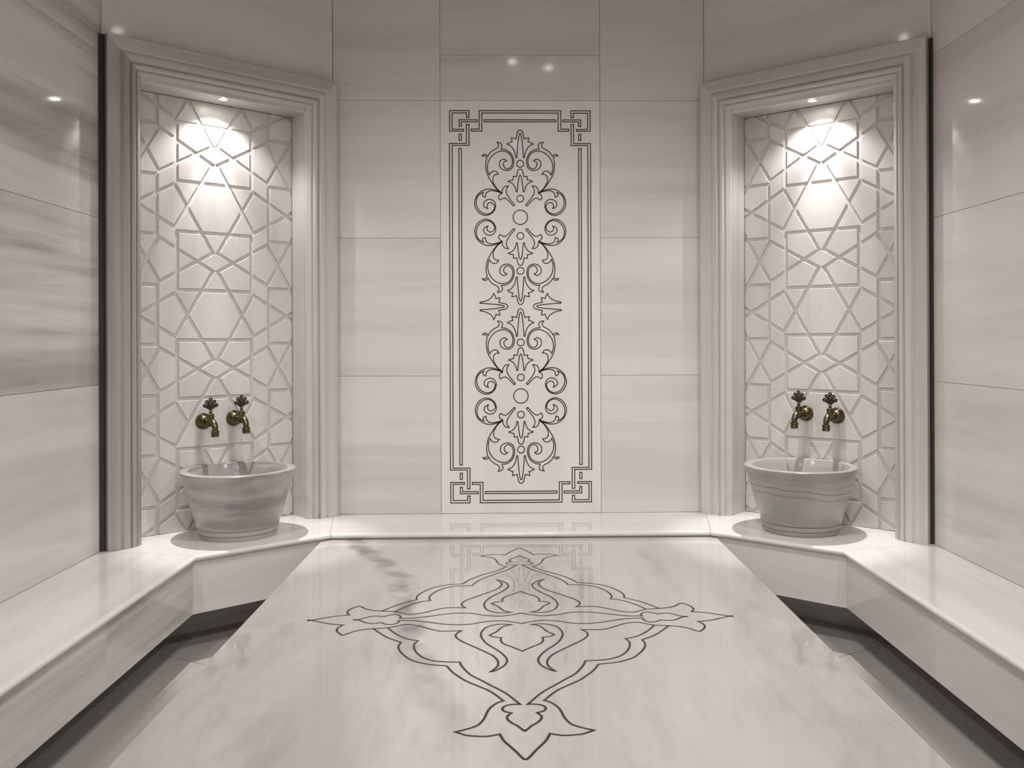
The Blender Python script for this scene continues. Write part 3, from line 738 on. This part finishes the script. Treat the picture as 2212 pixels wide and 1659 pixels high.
# ------------------------------------------------------------------ lathe helper
def lathe(bm, prof, n=48, center=(0, 0, 0), M=None, cap0=False, cap1=False):
    rings = []
    for r, z in prof:
        ring = []
        for i in range(n):
            a = 2 * math.pi * i / n; v = Vector((r * math.cos(a), r * math.sin(a), z))
            if M is not None: v = M @ v
            ring.append(bm.verts.new(v + Vector(center)))
        rings.append(ring)
    for a, b in zip(rings, rings[1:]):
        for i in range(n): bm.faces.new((a[i], a[(i + 1) % n], b[(i + 1) % n], b[i]))
    if cap0: bm.faces.new(rings[0][::-1])
    if cap1: bm.faces.new(rings[-1])

# ------------------------------------------------------------------ wash basins
BASIN_OUT = [(0.140, 0.0), (0.1535, 0.0), (0.1555, 0.002), (0.1590, 0.0165), (0.1560, 0.0180), (0.1560, 0.0205), (0.1610, 0.0225), (0.1630, 0.0365), (0.1600, 0.0380), (0.1600, 0.0405), (0.1660, 0.043), (0.1675, 0.050), (0.185, 0.105), (0.203, 0.165), (0.219, 0.215), (0.2315, 0.250), (0.2335, 0.256), (0.2330, 0.2595), (0.2305, 0.2615), (0.2270, 0.262), (0.205, 0.262), (0.2005, 0.2610), (0.1985, 0.258), (0.188, 0.215), (0.165, 0.14), (0.135, 0.075), (0.08, 0.045), (0.03, 0.038)]
def basin(side, u, out, label):
    p = NW(side, u, BENCH, out)
    root = empty('wash_basin', (p.x, p.y, BENCH + ZO), label, 'basin', 'marble wash basins in the niches')
    bm = bmesh.new(); lathe(bm, [(r, z * 1.06) for r, z in BASIN_OUT], 96, cap0=True, cap1=True)
    mesh_obj('bowl', bm, M_BASIN if side < 0 else M_BASIN_VEIN, root, smooth=True, angle=40)
    bm = bmesh.new(); lathe(bm, [(0.0215, 0.0400), (0.0215, 0.0430), (0.018, 0.0437), (0.012, 0.0430), (0.004, 0.0427)], 24, cap0=True, cap1=True)
    mesh_obj('drain', bm, M_BRASS, root, smooth=True, angle=40)
    return root
basin(-1, 0.504, 0.092, 'round marble basin with broad soft grey bands, in the left niche')
basin(1, 0.505, 0.092, 'round grey marble basin with a thin dark vein below the rim, in the right niche')

# ------------------------------------------------------------------ brass taps
def tube(bm, pts, radii, n=16, caps=True):
    rings = []
    prev = None
    for i, p in enumerate(pts):
        p = Vector(p)
        d = (Vector(pts[min(i + 1, len(pts) - 1)]) - Vector(pts[max(i - 1, 0)])).normalized()
        a = d.cross(Vector((0, 1, 0)))
        if a.length < 1e-3: a = d.cross(Vector((1, 0, 0)))
        a.normalize(); b = d.cross(a).normalized()
        rings.append([bm.verts.new(p + (a * math.cos(2 * math.pi * k / n) + b * math.sin(2 * math.pi * k / n)) * radii[i]) for k in range(n)])
    for r0, r1 in zip(rings, rings[1:]):
        for k in range(n): bm.faces.new((r0[k], r0[(k + 1) % n], r1[(k + 1) % n], r1[k]))
    if caps: bm.faces.new(rings[0][::-1]); bm.faces.new(rings[-1])

def loop(bm, cy, cz, ry, rz, rad, tilt=0.0, n=18, m=8, x=0.0):
    """closed ring in the y-z plane (teardrop when rz > ry)"""
    rings = []
    for i in range(n):
        a = 2 * math.pi * i / n
        def at(a):
            y = ry * math.sin(a) * (0.72 + 0.28 * math.cos(a)); z = rz * math.cos(a)
            return Vector((x, cy + y * math.cos(tilt) + z * math.sin(tilt), cz + z * math.cos(tilt) - y * math.sin(tilt)))
        p, d = at(a), (at(a + 0.05) - at(a - 0.05)).normalized()
        s = Vector((1, 0, 0)); q = d.cross(s)
        rings.append([bm.verts.new(p + (s * math.cos(2 * math.pi * k / m) * 0.8 + q * math.sin(2 * math.pi * k / m)) * rad) for k in range(m)])
    for i in range(n):
        r0, r1 = rings[i], rings[(i + 1) % n]
        for k in range(m): bm.faces.new((r0[k], r0[(k + 1) % m], r1[(k + 1) % m], r1[k]))

RX = Matrix.Rotation(math.radians(90), 3, 'Y')      # local z (lathe axis) -> local x (out of the wall)
def make_tap():
    parts = {}
    bm = bmesh.new()
    lathe(bm, [(0.030, 0.0), (0.0345, 0.0), (0.0355, 0.002), (0.0345, 0.0055), (0.0315, 0.0075), (0.0285, 0.0082), (0.0275, 0.0100), (0.0268, 0.0135), (0.0245, 0.0195), (0.0205, 0.0245), (0.0165, 0.0275), (0.0135, 0.0300)], 40, M=RX, cap0=True, cap1=True)
    parts['flange'] = (bm, M_BRASS)
    bm = bmesh.new()
    lathe(bm, [(0.0130, 0.0290), (0.0125, 0.045), (0.0130, 0.060), (0.0145, 0.066), (0.0140, 0.076)], 24, M=RX, cap0=True, cap1=True)
    lathe(bm, [(0.006, -0.0175), (0.0115, -0.0165), (0.0150, -0.012), (0.0165, -0.004), (0.0165, 0.006), (0.0150, 0.012), (0.0138, 0.014), (0.0138, 0.0215), (0.0150, 0.0225), (0.0152, 0.0260), (0.0138, 0.0272), (0.0138, 0.0290), (0.0150, 0.0302), (0.0148, 0.0335), (0.0120, 0.0350), (0.0090, 0.0370), (0.0060, 0.0385)], 28, center=(0.080, 0, 0), cap0=True, cap1=True)
    parts['body'] = (bm, M_BRASS)
    bm = bmesh.new()
    pts, rad = [], []
    for i in range(13):
        a = math.radians(90 * i / 12)
        pts.append((0.090 + 0.036 * math.sin(a), 0, 0.004 - 0.034 * (1 - math.cos(a)))); rad.append(0.0150 - 0.0030 * i / 12)
    pts.append((0.126, 0, -0.037)); rad.append(0.0118)
    tube(bm, pts, rad, 20)
    parts['spout'] = (bm, M_BRASS)
    bm = bmesh.new()
    prof = [(0.0100, -0.032), (0.0150, -0.0335), (0.0162, -0.036), (0.0150, -0.039), (0.0138, -0.0405), (0.0138, -0.0435), (0.0150, -0.045), (0.0152, -0.0475), (0.0138, -0.049), (0.0138, -0.0515), (0.0150, -0.053), (0.0148, -0.056), (0.0125, -0.0572), (0.0095, -0.0572), (0.0090, -0.050)]
    lathe(bm, [(r * 1.10, z * 1.06 + 0.002) for r, z in prof], 28, center=(0.126, 0, 0), cap0=True, cap1=True)
    parts['nozzle'] = (bm, M_BRASS)
    # pierced handle
    bm = bmesh.new(); X = 0.080
    lathe(bm, [(0.0062, 0.038), (0.0058, 0.041), (0.0075, 0.0425), (0.0075, 0.0445), (0.0055, 0.046), (0.0060, 0.0500), (0.0035, 0.0530)], 18, center=(X, 0, 0), cap0=True, cap1=True)
    Z0 = 0.0500
    loop(bm, 0.0, Z0 + 0.0465, 0.0066, 0.0068, 0.0036, x=X)
    loop(bm, 0.0, Z0 + 0.0315, 0.0058, 0.0072, 0.0031, x=X)
    for s in (-1, 1):
        loop(bm, s * 0.0150, Z0 + 0.0370, 0.0066, 0.0070, 0.0036, tilt=s * 0.45, x=X)
        loop(bm, s * 0.0238, Z0 + 0.0215, 0.0064, 0.0070, 0.0036, tilt=s * 1.05, x=X)
        loop(bm, s * 0.0068, Z0 + 0.0185, 0.0062, 0.0105, 0.0032, tilt=s * 0.18, x=X)
        loop(bm, s * 0.0148, Z0 + 0.0170, 0.0045, 0.0080, 0.0032, tilt=s * 0.75, x=X)
        tube(bm, [(X, 0, Z0), (X, s * 0.006, Z0 + 0.0065), (X, s * 0.0160, Z0 + 0.0125), (X, s * 0.0215, Z0 + 0.0160)], [0.0036, 0.0032, 0.0026, 0.002], 8)
        tube(bm, [(X, 0, Z0 + 0.004), (X, s * 0.009, Z0 + 0.0290)], [0.0030, 0.0020], 8)
    tube(bm, [(X, 0, Z0), (X, 0, Z0 + 0.026)], [0.0036, 0.0020], 8)
    parts['handle'] = (bm, M_BRASS_DARK)
    return parts
TAP = {}
for k, (bm, mat) in make_tap().items():
    bmesh.ops.recalc_face_normals(bm, faces=bm.faces)
    me = bpy.data.meshes.new(k); bm.to_mesh(me); bm.free(); me.materials.append(mat)
    for p in me.polygons: p.use_smooth = True
    me.set_sharp_from_angle(angle=math.radians(40))
    TAP[k] = me
def tap(side, u, z, label):
    p = NW(side, u, z, -NICHE_D + 0.0004)
    root = empty('brass_tap', p, label, 'tap', 'aged brass wall taps over the basins')
    out = Vector((side * DU[1], -DU[0], 0))
    root.rotation_euler = (0, 0, math.atan2(out.y, out.x))
    made = {}
    for k, me in TAP.items(): made[k] = link(k, me, made['spout'] if k == 'nozzle' else root)
tap(-1, 0.563, -0.355, 'aged brass tap with pierced fan handle, left one of the left niche')
tap(-1, 0.4255, -0.350, 'aged brass tap with pierced fan handle, right one of the left niche')
tap(1, 0.438, -0.341, 'aged brass tap with pierced fan handle, left one of the right niche')
tap(1, 0.580, -0.344, 'aged brass tap with pierced fan handle, right one of the right niche')

# ------------------------------------------------------------------ lamps
def downlight(name, p, r, label, group, lens=None):
    root = empty(name, p, label, 'light', group)
    bm = bmesh.new(); lathe(bm, [(r * 0.72, -0.0005), (r * 0.74, -0.003), (r * 0.95, -0.004), (r, -0.002), (r, 0.0)], 32)
    mesh_obj('rim', bm, M_LAMP_RING, root, smooth=True, angle=40)
    bm = bmesh.new(); lathe(bm, [(r * 0.72, -0.0012), (r * 0.01, -0.0012)], 24, cap1=True)
    mesh_obj('lens', bm, lens or M_LENS, root)
    return root
for side, nm in ((-1, 'left'), (1, 'right')):
    p = NW(side, 0.515, NTOP - 0.0002, NICHE_LAMP_OUT)
    downlight('niche_lamp', p, 0.022, 'small recessed spot lamp in the top of the %s niche' % nm, 'recessed lamps of the niches')
    away = NW(side, 0.515, 0, 1.0) - NW(side, 0.515, 0, 0.0)
    for w, ang, bl, tilt in ((NICHE_W[0], 124, 0.6, 0.0), (NICHE_W[1], 54, 1.0, 0.0), (NICHE_W[2], 34, 0.6, 0.13)):
        q = p + Vector((0, 0, -0.006))
        spot('niche_lamp_light', q, w, ang, bl, 0.008, target=q + away * tilt + Vector((0, 0, -1.0)))
names = ['over the near right of the slab middle', 'over the left of the slab middle', 'added as unseen fill on the centre line near the entrance', 'added above the left bench as fill for the back wall', 'added above the right bench as fill for the back wall']
for (x, y, w, ang, rad, aim), nm in zip(CEILING_AND_FILL_LAMPS, names):
    downlight('ceiling_or_fill_lamp', Vector((x, y, CEIL - 0.0002)), rad, ('small round recessed ceiling lamp ' if rad < 0.1 else 'wide opal ceiling light ') + nm, 'recessed ceiling lamps and added fill lamps', M_LENS if rad < 0.1 else M_OPAL)
